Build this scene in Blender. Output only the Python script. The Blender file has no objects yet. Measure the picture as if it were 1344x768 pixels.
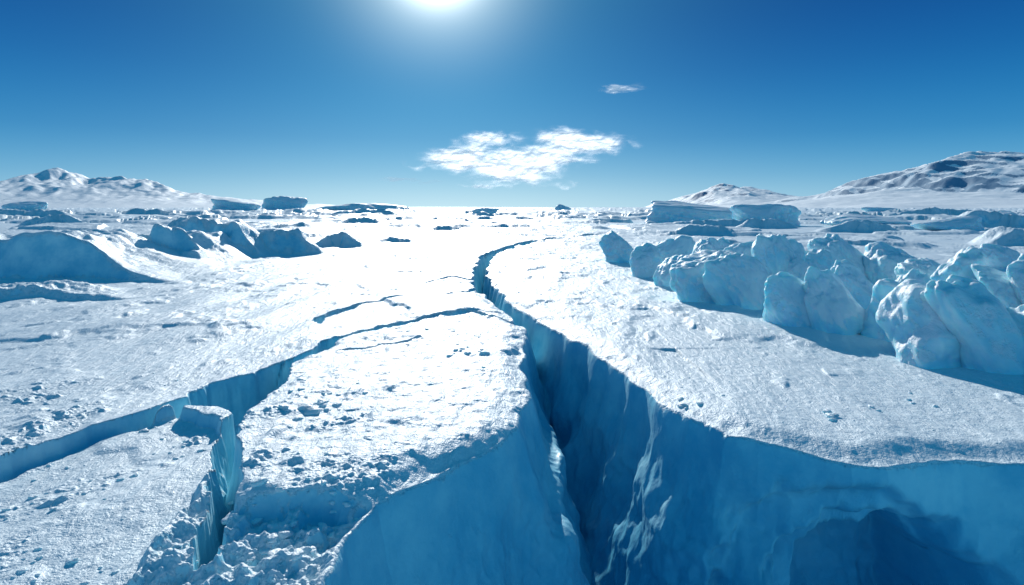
import bpy, math, numpy as np
from mathutils import Vector
rng = np.random.default_rng(11)
F = 800.0; CAMH = 2.5; HZ = 272.0

def G(u, v):
    """image pixels -> ground metres (x right, y away)"""
    d = F*CAMH/(v-HZ)  # image row projected through the camera onto flat ground
    return ((u-672.0)*d/F, d)

# ---------------------------------------------------------------- noise
_P = np.random.default_rng(3).permutation(256).astype(np.int32)
_ang = np.random.default_rng(4).uniform(0, 2*np.pi, 256).astype(np.float32)
_gx, _gy = np.cos(_ang), np.sin(_ang)
_g3 = np.random.default_rng(5).normal(size=(256, 3)).astype(np.float32)
_g3 /= np.linalg.norm(_g3, axis=1)[:, None]

def fade(t): return t*t*t*(t*(t*6-15)+10)

def p2(x, y, s=0):
    x = np.asarray(x, dtype=np.float64)+s*17.31; y = np.asarray(y, dtype=np.float64)+s*5.77
    xf = np.floor(x); yf = np.floor(y)
    fx = (x-xf).astype(np.float32); fy = (y-yf).astype(np.float32)
    xi = xf.astype(np.int64) & 255; yi = yf.astype(np.int64) & 255
    def g(ix, iy, dx, dy):
        h = _P[(_P[ix & 255]+iy) & 255]
        return _gx[h]*dx+_gy[h]*dy
    u = fade(fx); v = fade(fy)
    a = g(xi, yi, fx, fy); b = g(xi+1, yi, fx-1, fy)
    c = g(xi, yi+1, fx, fy-1); d = g(xi+1, yi+1, fx-1, fy-1)
    r = (a+(b-a)*u); q = (c+(d-c)*u)
    return (r+(q-r)*v)*1.4

def p3(x, y, z, s=0):
    x = np.asarray(x, dtype=np.float64)+s*17.31; y = np.asarray(y, dtype=np.float64)+s*5.77; z = np.asarray(z, dtype=np.float64)+s*9.1
    xf = np.floor(x); yf = np.floor(y); zf = np.floor(z)
    fx = (x-xf).astype(np.float32); fy = (y-yf).astype(np.float32); fz = (z-zf).astype(np.float32)
    xi = xf.astype(np.int64) & 255; yi = yf.astype(np.int64) & 255; zi = zf.astype(np.int64) & 255
    def g(a, b, c):
        h = _P[(_P[(_P[(xi+a) & 255]+yi+b) & 255]+zi+c) & 255]
        return _g3[h, 0]*(fx-a)+_g3[h, 1]*(fy-b)+_g3[h, 2]*(fz-c)
    u = fade(fx); v = fade(fy); w = fade(fz)
    def l(a, b, t): return a+(b-a)*t
    return l(l(l(g(0,0,0), g(1,0,0), u), l(g(0,1,0), g(1,1,0), u), v),
             l(l(g(0,0,1), g(1,0,1), u), l(g(0,1,1), g(1,1,1), u), v), w)*1.5

def fbm2(x, y, o=3, s=0):
    r = 0; a = 1.0; t = 0
    for i in range(o):
        r = r+a*p2(x*2**i, y*2**i, s+i); t += a; a *= .5
    return r/t
def fbm3(x, y, z, o=3, s=0):
    r = 0; a = 1.0; t = 0
    for i in range(o):
        r = r+a*p3(x*2**i, y*2**i, z*2**i, s+i); t += a; a *= .5
    return r/t
def ss(a, b, x):
    t = np.clip((x-a)/(b-a), 0, 1); return t*t*(3-2*t)

# ---------------------------------------------------------------- layout
def poly_sdf(P, x, y):
    """positive inside"""
    n = len(P); dmin = np.full(x.shape, 1e9, dtype=np.float64); ins = np.zeros(x.shape, bool)
    for i in range(n):
        ax, ay = P[i]; bx, by = P[(i+1) % n]
        ex, ey = bx-ax, by-ay
        t = np.clip(((x-ax)*ex+(y-ay)*ey)/(ex*ex+ey*ey+1e-12), 0, 1)
        d = np.hypot(x-ax-t*ex, y-ay-t*ey); dmin = np.minimum(dmin, d)
        if abs(by-ay) > 1e-12:
            c = ((ay > y) != (by > y)) & (x < ex*(y-ay)/ey+ax)
            ins ^= c
    return np.where(ins, dmin, -dmin)
def line_q(L, x, y):
    q = np.full(x.shape, 1e9)
    for (ax, ay, aw), (bx, by, bw) in zip(L[:-1], L[1:]):
        ex, ey = bx-ax, by-ay
        t = np.clip(((x-ax)*ex+(y-ay)*ey)/(ex*ex+ey*ey+1e-12), 0, 1)
        q = np.minimum(q, np.hypot(x-ax-t*ex, y-ay-t*ey)-(aw+(bw-aw)*t))
    return q
def GL(L): return [G(u, v)+(w,) for u, v, w in L]

CHASM = [G(*p) for p in [(628,368),(638,394),(668,412),(690,430),(684,465),(692,507),(680,556),(625,592),(555,625),(490,655),(445,700),(408,768)]] + \
        [(-1.35,3.2),(-1.6,2.0),(-2.2,0),(-2.5,-9),(40,-9),(40,6.6)] + \
        [G(*p) for p in [(1700,590),(1344,600),(1250,592),(1165,602),(1120,599),(1060,587),(1000,574),(950,560),(910,542),(880,524),(848,500),(815,478),(780,456),(745,434),(705,417),(668,396),(650,372)]]
MAIN = GL([(640,385,.25),(631,366,.22),(630,352,.24),(640,336,.3),(672,323,.30),(725,313.5,.35),(800,309,.2)])
T1 = GL([(462,440,.05),(410,462,.10),(372,480,.16),(345,508,.22),(318,536,.17),(300,568,.10),(294,610,.08),(284,668,.10),(262,720,.05)])
T2 = GL([(240,522,.10),(190,542,.07),(140,556,.09),(90,574,.06),(0,606,.09),(-200,665,.1)])
T3 = GL([(692,420,.04),(655,418,.02),(620,413,.10),(560,419,.04),(500,430,.12),(450,444,.10)])
T4 = GL([(412,428,.03),(425,418,.15),(445,412,.14),(480,403,.05),(520,396,.08),(575,391,.03),(612,388,.10),(630,376,.12)])
T5 = GL([(440,462,.02),(520,455,.05),(560,447,.02)])
T6 = GL([(560,372,.03),(590,364,.12),(618,366,.10)])
RECESS = [G(*p) for p in [(228,532),(240,514),(300,492),(368,473),(378,488),(345,522),(312,560),(296,560),(292,530)]]
SLAB = [G(*p) for p in [(240,530),(292,560),(296,590),(246,655),(190,712),(130,775)]]+[(-2.9,3.2),(-12,3.2)]+[G(-400,700),G(-200,660),G(0,608),G(140,558)]
LOW = [G(*p) for p in [(300,600),(300,660),(350,655),(420,648),(478,660),(440,705),(408,770)]]+[(-1.5,3),(-4,3)]+[G(*p) for p in [(120,780),(190,712),(246,655),(290,600)]]
BLK = [G(*p) for p in [(690,425),(692,507),(680,556),(480,655),(300,650),(300,570),(370,490),(470,440)]]

MOUNDS = []
def mound(u0, u1, vb, px, back=1.6, front=.35, rot=0):
    d = F*CAMH/(vb-HZ); cx = ((u0+u1)/2-672)*d/F; rx = (u1-u0)/2*d/F; h = px*d/F
    MOUNDS.append((cx, d+front*h*2, rx, max(h*front*2,.2), h*back*2, h, rot))
mound(-290,245,368,62,back=3,front=.14,rot=-4); mound(120,275,350,48,back=2.5,rot=-8,front=.22); mound(-190,185,398,18,back=4,rot=6,front=.5)
mound(225,350,338,38,rot=-5,front=.28); mound(305,425,335,30,rot=4,front=.28); mound(190,320,322,28); mound(400,485,325,17,front=.25)
mound(110,230,352,20); mound(200,290,303,16); mound(0,130,300,14); mound(300,470,305,9)
mound(-60,120,286,10); mound(130,240,284,9,front=.2); mound(415,545,283,8,back=3); mound(275,340,280,8); mound(345,400,278,8)
mound(1080,1200,305,17,front=.25); mound(1200,1400,300,20,front=.25); mound(1300,1420,325,25); mound(1080,1180,292,12,back=3,front=.2)
mound(1150,1330,286,11,back=3,front=.2); mound(860,1000,310,12); mound(560,600,284,4); mound(610,660,286,8)
mound(720,760,284,6); mound(960,1060,300,12); mound(430,520,295,8,front=.2); mound(540,620,302,6); mound(700,780,292,4); mound(480,560,318,6)
mound(840,1060,297,8,back=3)
mound(1020,1400,440,16,back=3,front=1.2,rot=-14); mound(850,1100,385,14,back=3,front=1.2,rot=-8)

def height(x, y):
    z = np.zeros(x.shape)
    r = np.hypot(x, y)
    z += 0.12*p2(x/7, y/9, 2)*ss(5, 14, r) + .5*p2(x/60, y/70, 3)*ss(40, 120, r)
    xr = x-0.12*y
    near = r < 90
    xn, yn = xr[near], y[near]
    t = (0.050+.05*ss(-1.5,-5,xn))*p2(xn*.9, yn*.32, 6)+0.016*p2(xn*3.0, yn*.9, 7)+0.008*np.abs(p2(xn*6, yn*2.2, 8))
    t += .0035*p2(xn*16, yn*9, 9)*ss(0, .4, p2(xn*.7, yn*.7, 10)+.2)
    t += .035*ss(.30, .50, fbm2(xn*1.5, yn*.9, 3, 95))
    z[near] += t
    n = fbm2(x[near]*.35, y[near]*.25, 5, 20)
    z[near] += .06*ss(.08, .20, n)*ss(9,13,r[near])+.03*ss(-.2, -.10, n)
    lane = ss(1.0, 2.2, np.maximum(np.abs((x+1.5)/9.0), (y-4)/32.0))
    n = fbm2(x/16+.3*p2(x/6, y/6, 40), y/18, 4, 30)
    n2 = fbm2(x/5, y/4.2, 3, 34)
    amp = (0.32+.5*ss(50, 180, r))
    far = ss(16, 34, r)*lane
    z += far*amp*(ss(.07, .14, n)*(.9+.6*n2)+.14*ss(.12, .28, n2))
    n3 = fbm2(x/60, y/70, 4, 50)
    z += ss(110, 260, r)*1.0*ss(.12, .2, n3)
    for (cx, cy, rx, fr, bk, h, rot) in MOUNDS:
        m = (np.abs(x-cx) < rx*1.8) & (np.abs(y-cy) < bk*2+fr*3+rx*.6)
        if not m.any(): continue
        c, s_ = math.cos(math.radians(rot)), math.sin(math.radians(rot))
        lx = (x[m]-cx)*c+(y[m]-cy)*s_; ly = -(x[m]-cx)*s_+(y[m]-cy)*c
        k = rx
        lx = lx+.16*k*p2(x[m]/k*1.6, y[m]/k*1.6, 60); ly = ly+.5*h*p2(x[m]/k*2.5+3, y[m]/k*2.5, 61)+.3*h*p2(x[m]/h*1.1, y[m]/h*1.1, 62)
        e = np.where(ly < 0, -ly/fr, ly/bk)
        q = np.sqrt((lx/rx)**2+e**2*.9)
        prof = (1-ss(.15, 1.05, q))*(1+.4*p2(x[m]/h*.45, y[m]/h*.45, 63)+.14*p2(x[m]/h*1.7, y[m]/h*1.7, 64)+.05*p2(x[m]/h*5, y[m]/h*5, 65))
        z[m] = np.maximum(z[m], z[m]*.3+h*prof)
    sd = np.full(x.shape, -99.0)
    nm = (y < 75) & (np.abs(x) < 45)
    X, Y = x[nm], y[nm]
    k = ss(3, 9, Y)*.5+.6
    a1 = p2(X*1.3, Y*1.3, 70); a2 = p2(X*1.3+9, Y*1.3, 71); b1 = p2(X*5, Y*5, 72); b2 = p2(X*5, Y*5+7, 73)
    c1 = p2(X*17, Y*17, 74)
    lx_, ly_ = X+.09*a1*k, Y+.09*a2*k
    wx = X+(.13*a1+.045*b1+.012*c1)*k; wy = Y+(.13*a2+.045*b2+.012*c1)*k
    Z = z[nm]
    plate = ss(-.03, .05, poly_sdf(SLAB, wx, wy))
    Z = Z-.16*plate
    low = ss(-.05, .12, poly_sdf(LOW, wx, wy))
    rough = fbm2(X*3.5, Y*3.5, 4, 80)
    Z = Z-low*(.16-.22*rough)
    blk = ss(-.1,.1,poly_sdf(BLK, wx, wy))
    Z = Z+blk*(.05+.015*ss(.05, .4, rough)+.03*b1*a1)
    pm = fbm2(X*.9, Y*.9, 3, 85)
    cr = ss(.0, .3, pm)*ss(9.5, 7.5, Y)*ss(-.6, -1.4, X)
    cr = np.maximum(cr, low*.5)
    Z = Z+cr*.055*ss(.0, .6, fbm2(X*5, Y*5, 3, 86))+cr*.022*np.abs(fbm2(X*14, Y*14, 2, 88))
    def trench(L, depth, wid):
        q = line_q(L, wx, wy)
        return depth*np.clip(-q/wid+.25, 0, 1)**.8
    Z = Z-trench(MAIN, 1.6, .22)
    Z = Z-trench(T1, .75, .12)-trench(T2, .36, .10)-trench(T3, .24, .10)-trench(T4, .24, .12)-trench(T5, .10, .05)-trench(T6, .3, .12)
    q = poly_sdf(RECESS, wx, wy)
    Z = Z-.7*ss(-.03, .16, q)
    s = poly_sdf(CHASM, X+(.10*a1+.03*b1+.008*c1)*k, Y+(.10*a2+.03*b2+.008*c1)*k)
    s2 = poly_sdf(CHASM, lx_, ly_)
    f = ss(-.03, .09, s2)
    s = s*(1-f)+(s2+.12*p2(X*1.1, Y*.5, 90)*ss(.1, .6, s2))*f
    tt = np.clip(s/1.75, 0, 1)
    drop = 5.0*(1-(1-tt)**1.25)
    drop = drop*ss(-.05, .14, s)
    Z = Z-drop-.09*ss(-.4, 0, s)
    q = line_q(GL([(728,462,.10),(745,520,.16),(775,600,.2)]), lx_, ly_)
    Z = Z+.8*ss(.4, -.2, q)*ss(.15,.6,s)
    z[nm] = Z; sd[nm] = s
    return z, sd

# ---------------------------------------------------------------- materials
def nn(nt, t, **k):
    n = nt.nodes.new(t)
    for a, b in k.items(): setattr(n, a, b)
    return n
def noise(nt, vec, scale, detail=4, rough=.55, dist=0):
    n = nn(nt, 'ShaderNodeTexNoise'); n.inputs['Scale'].default_value = scale
    n.inputs['Detail'].default_value = detail; n.inputs['Roughness'].default_value = rough
    n.inputs['Distortion'].default_value = dist
    nt.links.new(vec, n.inputs['Vector']); return n.outputs['Fac']
def math_(nt, op, a, b=None, c=None):
    n = nn(nt, 'ShaderNodeMath', operation=op)
    for i, q in enumerate((a, b, c)):
        if q is None: continue
        if isinstance(q, (int, float)): n.inputs[i].default_value = q
        else: nt.links.new(q, n.inputs[i])
    return n.outputs[0]
def mrange(nt, v, a, b, c=0, d=1):
    n = nn(nt, 'ShaderNodeMapRange', interpolation_type='SMOOTHSTEP')
    nt.links.new(v, n.inputs['Value'])
    n.inputs['From Min'].default_value = a; n.inputs['From Max'].default_value = b
    n.inputs['To Min'].default_value = c; n.inputs['To Max'].default_value = d
    return n.outputs[0]
def mixc(nt, f, a, b, bt='MIX'):
    n = nn(nt, 'ShaderNodeMix', data_type='RGBA', blend_type=bt)
    if isinstance(f, (int, float)): n.inputs[0].default_value = f
    else: nt.links.new(f, n.inputs[0])
    for i, q in ((6, a), (7, b)):
        if isinstance(q, tuple): n.inputs[i].default_value = q+(1,) if len(q) == 3 else q
        else: nt.links.new(q, n.inputs[i])
    return n.outputs[2]

def ice_snow(name, lo=.42, hi=.74, bump=1.0, sss=.6, scl=1.0, deep=True, ca=(.22,.64,.80), cb=(.50,.85,.93)):
    m = bpy.data.materials.new(name); m.use_nodes = True; nt = m.node_tree; nt.nodes.clear()
    out = nn(nt, 'ShaderNodeOutputMaterial'); bs = nn(nt, 'ShaderNodeBsdfPrincipled')
    nt.links.new(bs.outputs[0], out.inputs[0])
    geo = nn(nt, 'ShaderNodeNewGeometry'); pos = geo.outputs['Position']
    sep = nn(nt, 'ShaderNodeSeparateXYZ'); nt.links.new(geo.outputs['Normal'], sep.inputs[0])
    sp = nn(nt, 'ShaderNodeSeparateXYZ'); nt.links.new(pos, sp.inputs[0])
    n1 = noise(nt, pos, 1.6*scl, 4, .6); n2 = noise(nt, pos, 14*scl, 4, .6)
    v = math_(nt, 'ADD', sep.outputs[2], math_(nt, 'MULTIPLY', math_(nt, 'SUBTRACT', n2, .5), .4))
    v = math_(nt, 'ADD', v, math_(nt, 'MULTIPLY', math_(nt, 'SUBTRACT', n1, .5), .5))
    snow = mrange(nt, v, lo, hi)
    if deep:  # snow cover fades out with depth inside the crevasse
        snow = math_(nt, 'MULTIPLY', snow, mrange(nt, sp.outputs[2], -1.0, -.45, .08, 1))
    sc = mixc(nt, n1, (.72, .84, .90), (.83, .90, .93))
    ic = mixc(nt, mrange(nt, n1, .3, .7), ca, cb)
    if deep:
        ic = mixc(nt, mrange(nt, sp.outputs[2], -.1, -2.4), ic, (.09, .45, .65))  # bluer ice lower down, with crevasse shade put into its base colour
    nt.links.new(mixc(nt, snow, ic, sc), bs.inputs['Base Color'])
    nt.links.new(mrange(nt, snow, 0, 1, .45, .48), bs.inputs['Roughness'])
    bs.inputs['IOR'].default_value = 1.33
    if sss > 0:
        nt.links.new(mrange(nt, snow, 0, 1, sss, sss*.4), bs.inputs['Subsurface Weight'])
        bs.inputs['Subsurface Radius'].default_value = (.2, .8, 1.0)
        bs.inputs['Subsurface Scale'].default_value = .35
    mp = nn(nt, 'ShaderNodeMapping'); nt.links.new(pos, mp.inputs['Vector'])
    mp.inputs['Rotation'].default_value = (0, 0, .12); mp.inputs['Scale'].default_value = (3.0, 1.0, 1.2)
    s1 = noise(nt, mp.outputs[0], 3.0*scl, 5, .64, .5); g1 = noise(nt, pos, 45*scl, 2, .6); g2 = noise(nt, pos, 7*scl, 4, .6)
    b1 = nn(nt, 'ShaderNodeBump'); b1.inputs['Strength'].default_value = 1.0*bump; b1.inputs['Distance'].default_value = .042/scl
    h = math_(nt, 'ADD', math_(nt, 'MULTIPLY', math_(nt, 'MULTIPLY', s1, 1.0), mrange(nt, snow, 0, 1, .05, 1)), math_(nt, 'ADD', math_(nt, 'MULTIPLY', g2, mrange(nt, snow, 0, 1, .35, .5)), math_(nt, 'MULTIPLY', math_(nt, 'MULTIPLY', g1, .2), snow)))
    nt.links.new(h, b1.inputs['Height']); nt.links.new(b1.outputs[0], bs.inputs['Normal'])
    return m

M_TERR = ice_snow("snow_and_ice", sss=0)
M_BLOCK = ice_snow("block_ice", lo=.24, hi=.54, bump=.7, sss=.6, deep=False, ca=(.34,.72,.84), cb=(.66,.90,.94))
M_CHUNK = ice_snow("crusted_snow", lo=-.6, hi=.2, bump=.7, sss=.3, deep=False)

def mesh_obj(name, co, faces, mat, smooth=True, nv=4):
    me = bpy.data.meshes.new(name)
    me.vertices.add(len(co)); me.vertices.foreach_set('co', np.asarray(co, dtype=np.float32).ravel())
    f = np.asarray(faces, dtype=np.int32); nf = len(f)
    me.loops.add(nf*nv); me.loops.foreach_set('vertex_index', f.ravel())
    me.polygons.add(nf); me.polygons.foreach_set('loop_start', np.arange(0, nf*nv, nv, dtype=np.int32))
    me.polygons.foreach_set('loop_total', np.full(nf, nv, dtype=np.int32))
    me.update(calc_edges=True)
    me.polygons.foreach_set('use_smooth', np.full(nf, smooth))
    me.materials.append(mat)
    ob = bpy.data.objects.new(name, me); bpy.context.scene.collection.objects.link(ob)
    return ob
def grid_faces(nr, nc):
    i = np.arange(nr*nc).reshape(nr, nc)
    return np.stack([i[:-1, :-1], i[:-1, 1:], i[1:, 1:], i[1:, :-1]], -1).reshape(-1, 4)

# ---------------------------------------------------------------- terrain
ys = np.concatenate([np.linspace(-9, 2.4, 60, endpoint=False), np.linspace(2.4, 3.7, 60, endpoint=False),
                     np.geomspace(3.7, 9.5, 620, endpoint=False), np.geomspace(9.5, 32, 380, endpoint=False),
                     np.geomspace(32, 220, 300, endpoint=False), np.geomspace(220, 12000, 70)])
tf = np.linspace(-.98, .98, 1300)
to = .98+np.geomspace(.004, 6, 60)
ts = np.concatenate([-to[::-1], tf, to])
D = np.maximum(ys, 3.2)
Xg = (D[:, None]*ts[None, :]); Yg = np.repeat(ys[:, None], len(ts), 1)
sh = Xg.shape
Z, S = height(Xg.ravel(), Yg.ravel())
X = Xg.ravel().copy(); Y = Yg.ravel().copy()
Zg = Z.reshape(sh)
w = (S > -.05) & (Y < 26) & (Y > 2)
dzy = (np.gradient(Zg, axis=0)/np.gradient(Yg, axis=0)).ravel()
dzx = (np.gradient(Zg, axis=1)/np.gradient(Xg, axis=1)).ravel()
nrm = np.sqrt(dzx**2+dzy**2+1)
xw, yw, zw = X[w], Y[w], Z[w]
a = .28*fbm3(xw*.8, yw*.8, zw*.9, 2, 1)-.13*np.abs(fbm3(xw*1.7, yw*1.7, zw*1.7, 3, 5))+.03*fbm3(xw*6, yw*6, zw*6, 2, 9)
a = a*ss(0, .35, S[w])
nx, ny, nz = -dzx[w]/nrm[w], -dzy[w]/nrm[w], 1/nrm[w]
X[w] += nx*a; Y[w] += ny*a; Z[w] += nz*a*.5
def alcove(cx, cz, rx, rz, push):
    m = (S > .02) & (Y > 3) & (Y < 8) & (np.abs(X-cx) < rx*1.4)
    wob = .10*p2(X[m]*2.5, Z[m]*2.5, 33)+.03*p2(X[m]*8, Z[m]*8, 34)
    q = np.sqrt(((X[m]-cx)/rx)**2+(np.minimum(np.abs(Z[m]-cz), 9)/np.where(Z[m] > cz, rz, 9))**2)+wob
    Y[m] += push*ss(1.03, .86, q)
alcove(3.50, -1.6, 1.35, 1.28, .25)
alcove(3.68, -1.7, 1.08, 1.12, .45)
alcove(3.80, -1.85, .86, 1.02, 1.1)
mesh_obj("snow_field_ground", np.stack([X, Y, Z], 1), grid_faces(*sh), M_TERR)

# ---------------------------------------------------------------- ice blocks
import bmesh
def ico(sub):
    bm = bmesh.new(); bmesh.ops.create_icosphere(bm, subdivisions=sub, radius=1)
    bm.verts.ensure_lookup_table()
    co = np.array([v.co[:] for v in bm.verts]); fa = np.array([[v.index for v in f.verts] for f in bm.faces]); bm.free()
    return co, fa
ICO5 = ico(6); ICO2 = ico(3)
def boulder(base, seed, planes=14, k=14, rough=.05, flat=.6, top=.15):
    r = np.random.default_rng(seed); d = base/np.linalg.norm(base, axis=1)[:, None]
    N = r.normal(size=(planes, 3)); N /= np.linalg.norm(N, axis=1)[:, None]
    N = np.vstack([N, [[0, 0, -1]], [[r.normal()*top, r.normal()*top, 1]]]); N /= np.linalg.norm(N, axis=1)[:, None]
    dist = np.concatenate([r.uniform(.55, 1.0, planes), [.8, flat]])
    q = (np.maximum(d@N.T, 0)/dist)**k
    rad = q.sum(1)**(-1/k)
    rad = np.minimum(rad, 1.25)
    P = d*rad[:, None]
    n = fbm3(P[:, 0]*1.3, P[:, 1]*1.3, P[:, 2]*1.3, 3, seed % 50)
    n2 = np.abs(fbm3(P[:, 0]*2.4, P[:, 1]*2.4, P[:, 2]*2.0, 3, seed % 31))
    n3 = fbm3(P[:, 0]*7, P[:, 1]*7, P[:, 2]*7, 2, seed % 37)
    return P*(1+rough*5.5*n+rough*2.5*n2+rough*.3*n3)[:, None]
def ground_z(x, y):
    z, s = height(np.array([x], dtype=float), np.array([y], dtype=float)); return float(z[0])
def ice_block(u0, u1, vt, vb, seed, depth=.8, rot=0., name="ice_block", k=9, rough=.06, flat=.6, base=ICO5, sink=.35, lean=0., top=.15):
    d = F*CAMH/(vb-HZ); W = (u1-u0)*d/F; H = (vb-vt)*d/F
    cx = ((u0+u1)/2-672)*d/F
    P = boulder(base[0], seed, k=k, rough=rough, flat=flat, top=top)
    c, s = math.cos(rot), math.sin(rot)
    P = np.stack([P[:, 0]*c-P[:, 1]*s, P[:, 0]*s+P[:, 1]*c, P[:, 2]], 1)
    P -= P.min(0); P /= P.max(0)
    P[:, 0] = (P[:, 0]-.5)*W; P[:, 1] = (P[:, 1]-.5)*W*depth; P[:, 2] = P[:, 2]*H*(1+sink)-H*sink
    P[:, 0] += lean*P[:, 2]; P[:, 1] += .35*P[:, 2]
    ob = mesh_obj(name, P, base[1], M_BLOCK, nv=3)
    ob.location = (cx, d, min(ground_z(cx, d), .1)*.5)
    return ob
B = [
 (785,845,304,346),(822,880,320,362),(846,912,310,354),(876,972,330,394),(930,1020,334,402),(905,968,312,368),(940,1005,320,376),(988,1066,308,388),
 (1010,1095,362,432),(1062,1150,356,438),(1055,1118,328,384),(1080,1165,308,374),(1140,1222,320,378),(1136,1245,368,446),(1165,1310,374,472),(1250,1385,368,482),(1228,1315,324,402),
 (1285,1372,352,414),(1330,1440,395,488),(1345,1470,330,420),(1180,1255,342,390),(1100,1170,345,408),(1155,1222,352,412),(1265,1338,348,396),
 (1430,1560,380,480),(858,908,338,378),(1290,1350,320,354),(1040,1088,342,394)]
for i, b in enumerate(B):
    ice_block(*b, seed=100+i, depth=.85, rot=rng.uniform(-.8, .8), rough=.066, k=7, flat=rng.uniform(.6, .85), top=.40, lean=rng.uniform(-.3, .3))
for i, b in enumerate([(842,985,263,293),(960,1055,268,296),(1085,1200,281,298),(1200,1300,284,304),(1290,1344,276,296),
                       (415,545,267,279),(275,340,261,278),(345,402,257,276),(0,60,264,280),(618,655,273,283),(728,750,268,277),(1130,1185,272,281)]):
    ice_block(*b, seed=300+i, depth=.5, rot=rng.uniform(-.3, .3), name="tabular_iceberg" if b[1]-b[0] > 90 else "iceberg", k=8, flat=.42, rough=.055, top=.25)

# ---------------------------------------------------------------- loose snow chunks (one mesh)
pts = []
def cluster(u, v, ru, rv, n, s0, s1):
    for _ in range(n):
        a_, b_ = rng.normal()*ru*.5, rng.normal()*rv*.5
        x, y = G(u+a_, max(v+b_, 300)); pts.append((x, y, s0+(s1-s0)*rng.random()**3))
cluster(605,466,45,18,12,.03,.12); cluster(415,535,60,35,34,.015,.075); cluster(410,545,10,5,2,.1,.14); cluster(552,652,8,6,2,.06,.09)
cluster(340,690,110,70,50,.02,.08); cluster(440,660,60,30,12,.02,.06); cluster(90,620,130,50,30,.01,.04); cluster(230,560,60,30,14,.02,.06)
cluster(1110,560,180,30,16,.012,.04); cluster(1190,525,60,18,6,.03,.07); cluster(895,528,20,8,10,.02,.06); cluster(840,398,60,15,8,.03,.08)
cluster(520,440,90,20,12,.02,.06); cluster(950,470,200,50,6,.012,.03); cluster(250,500,260,30,8,.01,.04); cluster(80,740,90,40,24,.015,.05)
cluster(1090,545,14,6,5,.04,.08); cluster(700,390,60,15,6,.02,.06)
pa = np.array(pts); gz, gs = height(pa[:, 0], pa[:, 1])
V = []; Fc = []; o = 0
for i, (x, y, s) in enumerate(pts):
    if gs[i] > -.03: continue
    P = boulder(ICO2[0], 500+i % 40, planes=9, k=6, rough=.10)*s
    t = rng.uniform(0, 6.28); c, q = math.cos(t), math.sin(t)
    P = np.stack([P[:, 0]*c-P[:, 1]*q, (P[:, 0]*q+P[:, 1]*c)*rng.uniform(.7, 1.2), P[:, 2]*.6], 1)+[x, y, gz[i]+s*.12]
    V.append(P); Fc.append(ICO2[1]+o); o += len(P)
mesh_obj("snow_chunks", np.vstack(V), np.vstack(Fc), M_CHUNK, nv=3)

# ---------------------------------------------------------------- mountains
mm = bpy.data.materials.new("mountain_snow_rock"); mm.use_nodes = True; nt = mm.node_tree; bs = nt.nodes['Principled BSDF']
geo = nn(nt, 'ShaderNodeNewGeometry'); sep = nn(nt, 'ShaderNodeSeparateXYZ'); nt.links.new(geo.outputs['Normal'], sep.inputs[0])
n1 = noise(nt, geo.outputs['Position'], .012, 8, .7)
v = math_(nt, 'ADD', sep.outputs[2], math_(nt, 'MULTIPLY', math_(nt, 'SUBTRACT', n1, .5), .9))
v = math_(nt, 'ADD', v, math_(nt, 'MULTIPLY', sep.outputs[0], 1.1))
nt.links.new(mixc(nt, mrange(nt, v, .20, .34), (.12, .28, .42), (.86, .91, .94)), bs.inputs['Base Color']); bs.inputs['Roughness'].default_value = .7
bp = nn(nt, 'ShaderNodeBump'); bp.inputs['Distance'].default_value = 4; bp.inputs['Strength'].default_value = .4
nt.links.new(noise(nt, geo.outputs['Position'], .04, 8, .6), bp.inputs['Height']); nt.links.new(bp.outputs[0], bs.inputs['Normal'])
def mountain(name, prof, y0, dep, seed, jag=.25):
    pu = np.array([(p[0]-672)*y0/F for p in prof]); ph = np.array([(HZ-p[1])*y0/F+CAMH for p in prof])
    nc, nr = 700, 240
    xs = np.linspace(pu[0], pu[-1], nc); yy = np.linspace(-dep, dep*1.2, nr)
    XX, YY = np.meshgrid(xs, yy)
    sc = y0/F*70
    wx = XX+.5*(YY)*(fbm2(XX/sc/2.5, YY/sc/3+2, 2, seed)+.25)+sc*.15*fbm2(XX/sc*2, YY/sc*2, 3, seed)
    E = np.interp(wx, pu, ph)
    c = np.clip(1-np.abs(YY/dep), 0, 1)**1.1
    rd = 1-2*np.abs(fbm2(XX/sc*1.3+.5*YY/sc, YY/sc*.45, 6, seed+4))
    h = E*c*(1-jag+jag*rd*1.3)+E*.02*fbm2(XX/sc*5, YY/sc*4, 4, seed+9)*c**.3
    edge = ss(0, .05, (XX-pu[0])/(pu[-1]-pu[0]))*ss(0, .05, (pu[-1]-XX)/(pu[-1]-pu[0]))
    h = h*edge-2
    mesh_obj(name, np.stack([XX.ravel(), (YY+y0).ravel(), h.ravel()], 1), grid_faces(nr, nc), mm)
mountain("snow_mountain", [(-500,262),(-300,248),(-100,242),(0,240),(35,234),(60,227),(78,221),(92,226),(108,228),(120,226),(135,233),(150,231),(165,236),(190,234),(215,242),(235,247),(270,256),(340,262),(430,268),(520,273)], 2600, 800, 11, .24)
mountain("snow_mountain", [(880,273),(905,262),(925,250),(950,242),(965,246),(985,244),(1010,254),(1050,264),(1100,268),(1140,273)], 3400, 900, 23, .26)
mountain("snow_mountain", [(1000,274),(1060,264),(1110,258),(1150,252),(1185,245),(1205,228),(1230,213),(1255,205),(1290,194),(1310,201),(1335,200),(1390,204),(1450,180),(1600,194),(1800,240),(2000,268)], 2000, 1000, 35, .15)

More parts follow.
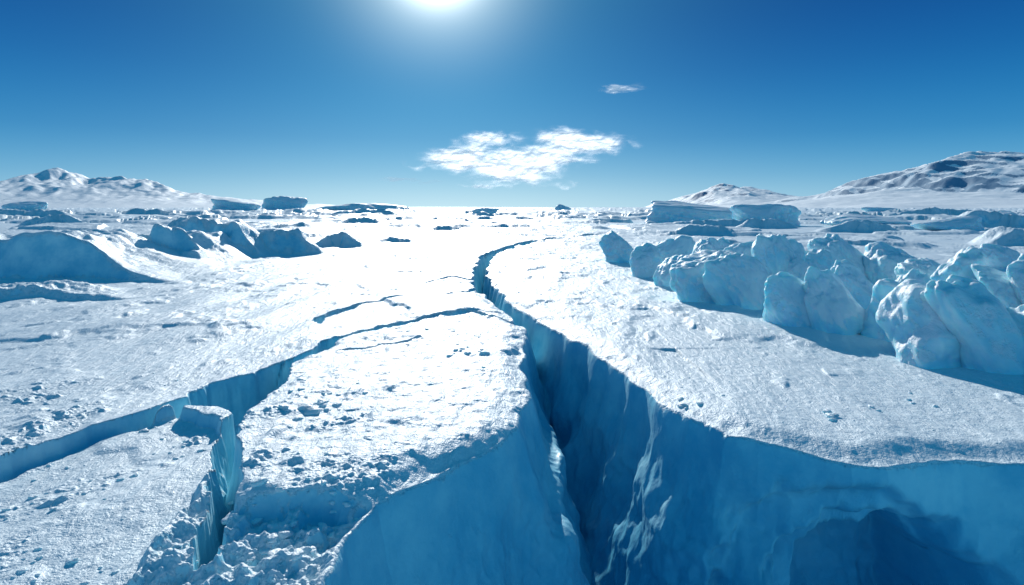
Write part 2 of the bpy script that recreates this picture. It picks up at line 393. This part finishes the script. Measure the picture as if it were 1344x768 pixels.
# ---------------------------------------------------------------- clouds
cm = bpy.data.materials.new("cloud_vapour"); cm.use_nodes = True; nt = cm.node_tree; nt.nodes.clear()
out = nn(nt, 'ShaderNodeOutputMaterial'); tr = nn(nt, 'ShaderNodeBsdfTransparent'); tl = nn(nt, 'ShaderNodeBsdfTranslucent'); df = nn(nt, 'ShaderNodeBsdfDiffuse')
tl.inputs[0].default_value = (.97, .98, 1, 1); df.inputs[0].default_value = (.97, .98, 1, 1)
m1 = nn(nt, 'ShaderNodeMixShader'); m1.inputs[0].default_value = .15; nt.links.new(tl.outputs[0], m1.inputs[1]); nt.links.new(df.outputs[0], m1.inputs[2])
at = nn(nt, 'ShaderNodeAttribute', attribute_name='cloud_cover'); m2 = nn(nt, 'ShaderNodeMixShader')
geo = nn(nt, 'ShaderNodeNewGeometry'); mp = nn(nt, 'ShaderNodeMapping'); mp.inputs['Scale'].default_value = (1, 1, 1.6); nt.links.new(geo.outputs['Position'], mp.inputs[0])
nf = noise(nt, mp.outputs[0], .006, 7, .6, .3)
nt.links.new(math_(nt, 'MULTIPLY', at.outputs['Fac'], mrange(nt, nf, .22, .58, .35, 1)), m2.inputs[0])
nt.links.new(tr.outputs[0], m2.inputs[1]); nt.links.new(m1.outputs[0], m2.inputs[2]); nt.links.new(m2.outputs[0], out.inputs[0])
def cloud(name, u0, u1, v0, v1, lobes, y0, seed, thin=1.0):
    nc, nr = 400, 180
    U, Vv = np.meshgrid(np.linspace(u0, u1, nc), np.linspace(v1, v0, nr))
    wu = U+22*fbm2(U/45, Vv/26, 4, seed); wv = Vv+10*fbm2(U/32, Vv/18, 4, seed+7)
    den = np.zeros(U.shape)
    for (cu, cv, ru, rv, a, sl) in lobes:
        den += a*np.exp(-((wu-cu)/ru)**2-((wv-cv-sl*(wu-cu))/rv)**2)
    n = fbm2(U/26, Vv/14, 5, seed+13)
    den = ss(.12, 1.05, den+.6*n*ss(.03, .4, den))*thin
    e = np.minimum(np.minimum(U-u0, u1-U)/20, np.minimum(Vv-v0, v1-Vv)/8); den *= ss(0, 1, e)
    yy = y0*(1+.10*(Vv.mean()-Vv)/(v1-v0))+y0*.015*n
    co = np.stack([((U-672)*y0/F).ravel(), yy.ravel(), ((HZ-Vv)*y0/F+CAMH).ravel()], 1)
    ob = mesh_obj(name, co, grid_faces(nr, nc), cm)
    at = ob.data.attributes.new('cloud_cover', 'FLOAT', 'POINT'); at.data.foreach_set('value', den.ravel().astype(np.float32))
cloud("cloud", 510, 890, 140, 268, [(640,180,36,9,1.1,0),(738,176,26,10,1.0,0),(778,186,46,12,1.2,.03),(645,210,70,14,1.2,.02),(680,226,48,16,1.2,0),(600,207,32,12,.8,-.1),(715,200,36,11,.9,-.15),(545,218,18,4,.5,0),(745,210,38,6,.7,0),(630,245,30,3,.5,0),(745,245,18,3,.4,0)], 4200, 5)
cloud("cloud", 770, 870, 95, 135, [(817,117,26,8,1.0,-.1)], 4600, 9, .7)
cloud("cloud", 470, 600, 222, 250, [(525,235,30,3,.7,0),(560,240,20,2.5,.5,0)], 5200, 14, .5)

# ---------------------------------------------------------------- light
EL, AZ = 22.5, -7.0
e, a = math.radians(EL), math.radians(AZ)
sd = Vector((math.sin(a)*math.cos(e), math.cos(a)*math.cos(e), math.sin(e)))
L = bpy.data.lights.new("sun", 'SUN'); L.energy = 4.3; L.angle = math.radians(.5); L.color = (1, .98, .93)
lo = bpy.data.objects.new("sun", L); bpy.context.scene.collection.objects.link(lo)
lo.rotation_euler = (-sd).to_track_quat('-Z', 'Y').to_euler()
W = bpy.data.worlds.new("World"); bpy.context.scene.world = W; W.use_nodes = True; nt = W.node_tree
bg = nt.nodes['Background']; bg.inputs[1].default_value = .1
sk = nn(nt, 'ShaderNodeTexSky', sky_type='NISHITA'); sk.sun_disc = False; sk.sun_elevation = e; sk.sun_rotation = a
sk.air_density = 1.0; sk.dust_density = 0; sk.ozone_density = 4.0
tc = nn(nt, 'ShaderNodeTexCoord'); dirv = tc.outputs['Generated']
sp = nn(nt, 'ShaderNodeSeparateXYZ'); nt.links.new(dirv, sp.inputs[0])
rp = nn(nt, 'ShaderNodeValToRGB'); nt.links.new(sp.outputs[2], rp.inputs[0])
cr = rp.color_ramp; cr.interpolation = 'B_SPLINE'
stops = [(0, (.36,.66,.84)), (.05, (.12,.43,.70)), (.11, (.018,.26,.58)), (.21, (.002,.135,.43)), (.33, (.001,.055,.27)), (.6, (.003,.12,.28)), (1, (.006,.16,.31))]
cr.elements[0].position = 0; cr.elements[0].color = stops[0][1]+(1,); cr.elements[1].position = 1; cr.elements[1].color = stops[-1][1]+(1,)
for p, c in stops[1:-1]:
    el = cr.elements.new(p); el.color = c+(1,)
dp = nn(nt, 'ShaderNodeVectorMath', operation='DOT_PRODUCT'); nt.links.new(dirv, dp.inputs[0]); dp.inputs[1].default_value = sd[:]
cs = math_(nt, 'MAXIMUM', dp.outputs['Value'], 0)
def scalec(col, fac):
    n = nn(nt, 'ShaderNodeVectorMath', operation='SCALE'); 
    if isinstance(col, tuple): n.inputs[0].default_value = col
    else: nt.links.new(col, n.inputs[0])
    if isinstance(fac, (int, float)): n.inputs[3].default_value = fac
    else: nt.links.new(fac, n.inputs[3])
    return n.outputs[0]
def addc(a, b):
    n = nn(nt, 'ShaderNodeVectorMath', operation='ADD'); nt.links.new(a, n.inputs[0]); nt.links.new(b, n.inputs[1]); return n.outputs[0]
g1 = scalec((.05,.21,.23), math_(nt, 'POWER', cs, 18.0))
g2 = scalec((.75,.80,.70), math_(nt, 'POWER', cs, 150.0))
g3 = scalec((5,4.9,4.6), math_(nt, 'POWER', cs, 800.0))
hz = math_(nt, 'POWER', math_(nt, 'SUBTRACT', 1.0, math_(nt, 'MINIMUM', math_(nt, 'ABSOLUTE', sp.outputs[2]), 1.0)), 14.0)
g4 = scalec((.55,.42,.27), math_(nt, 'MULTIPLY', hz, math_(nt, 'POWER', cs, 10.0)))
bk = scalec((.005,.08,.09), mrange(nt, dp.outputs['Value'], .2, -.8))
tot = addc(addc(addc(rp.outputs[0], g1), addc(g2, g3)), addc(g4, bk))
tot = scalec(tot, 9.0)
nt.links.new(addc(tot, scalec(sk.outputs[0], .03)), bg.inputs[0])

cam = bpy.data.cameras.new("camera"); co = bpy.data.objects.new("camera", cam); bpy.context.scene.collection.objects.link(co)
cam.sensor_width = 36; cam.lens = 36*F/1344; cam.shift_y = -(384-HZ)/1344; cam.clip_start = .05; cam.clip_end = 30000
co.location = (0, 0, CAMH); co.rotation_euler = (math.radians(90), 0, 0)
sc = bpy.context.scene; sc.camera = co
sc.view_settings.view_transform = 'Standard'; sc.view_settings.look = 'None'; sc.view_settings.exposure = 0
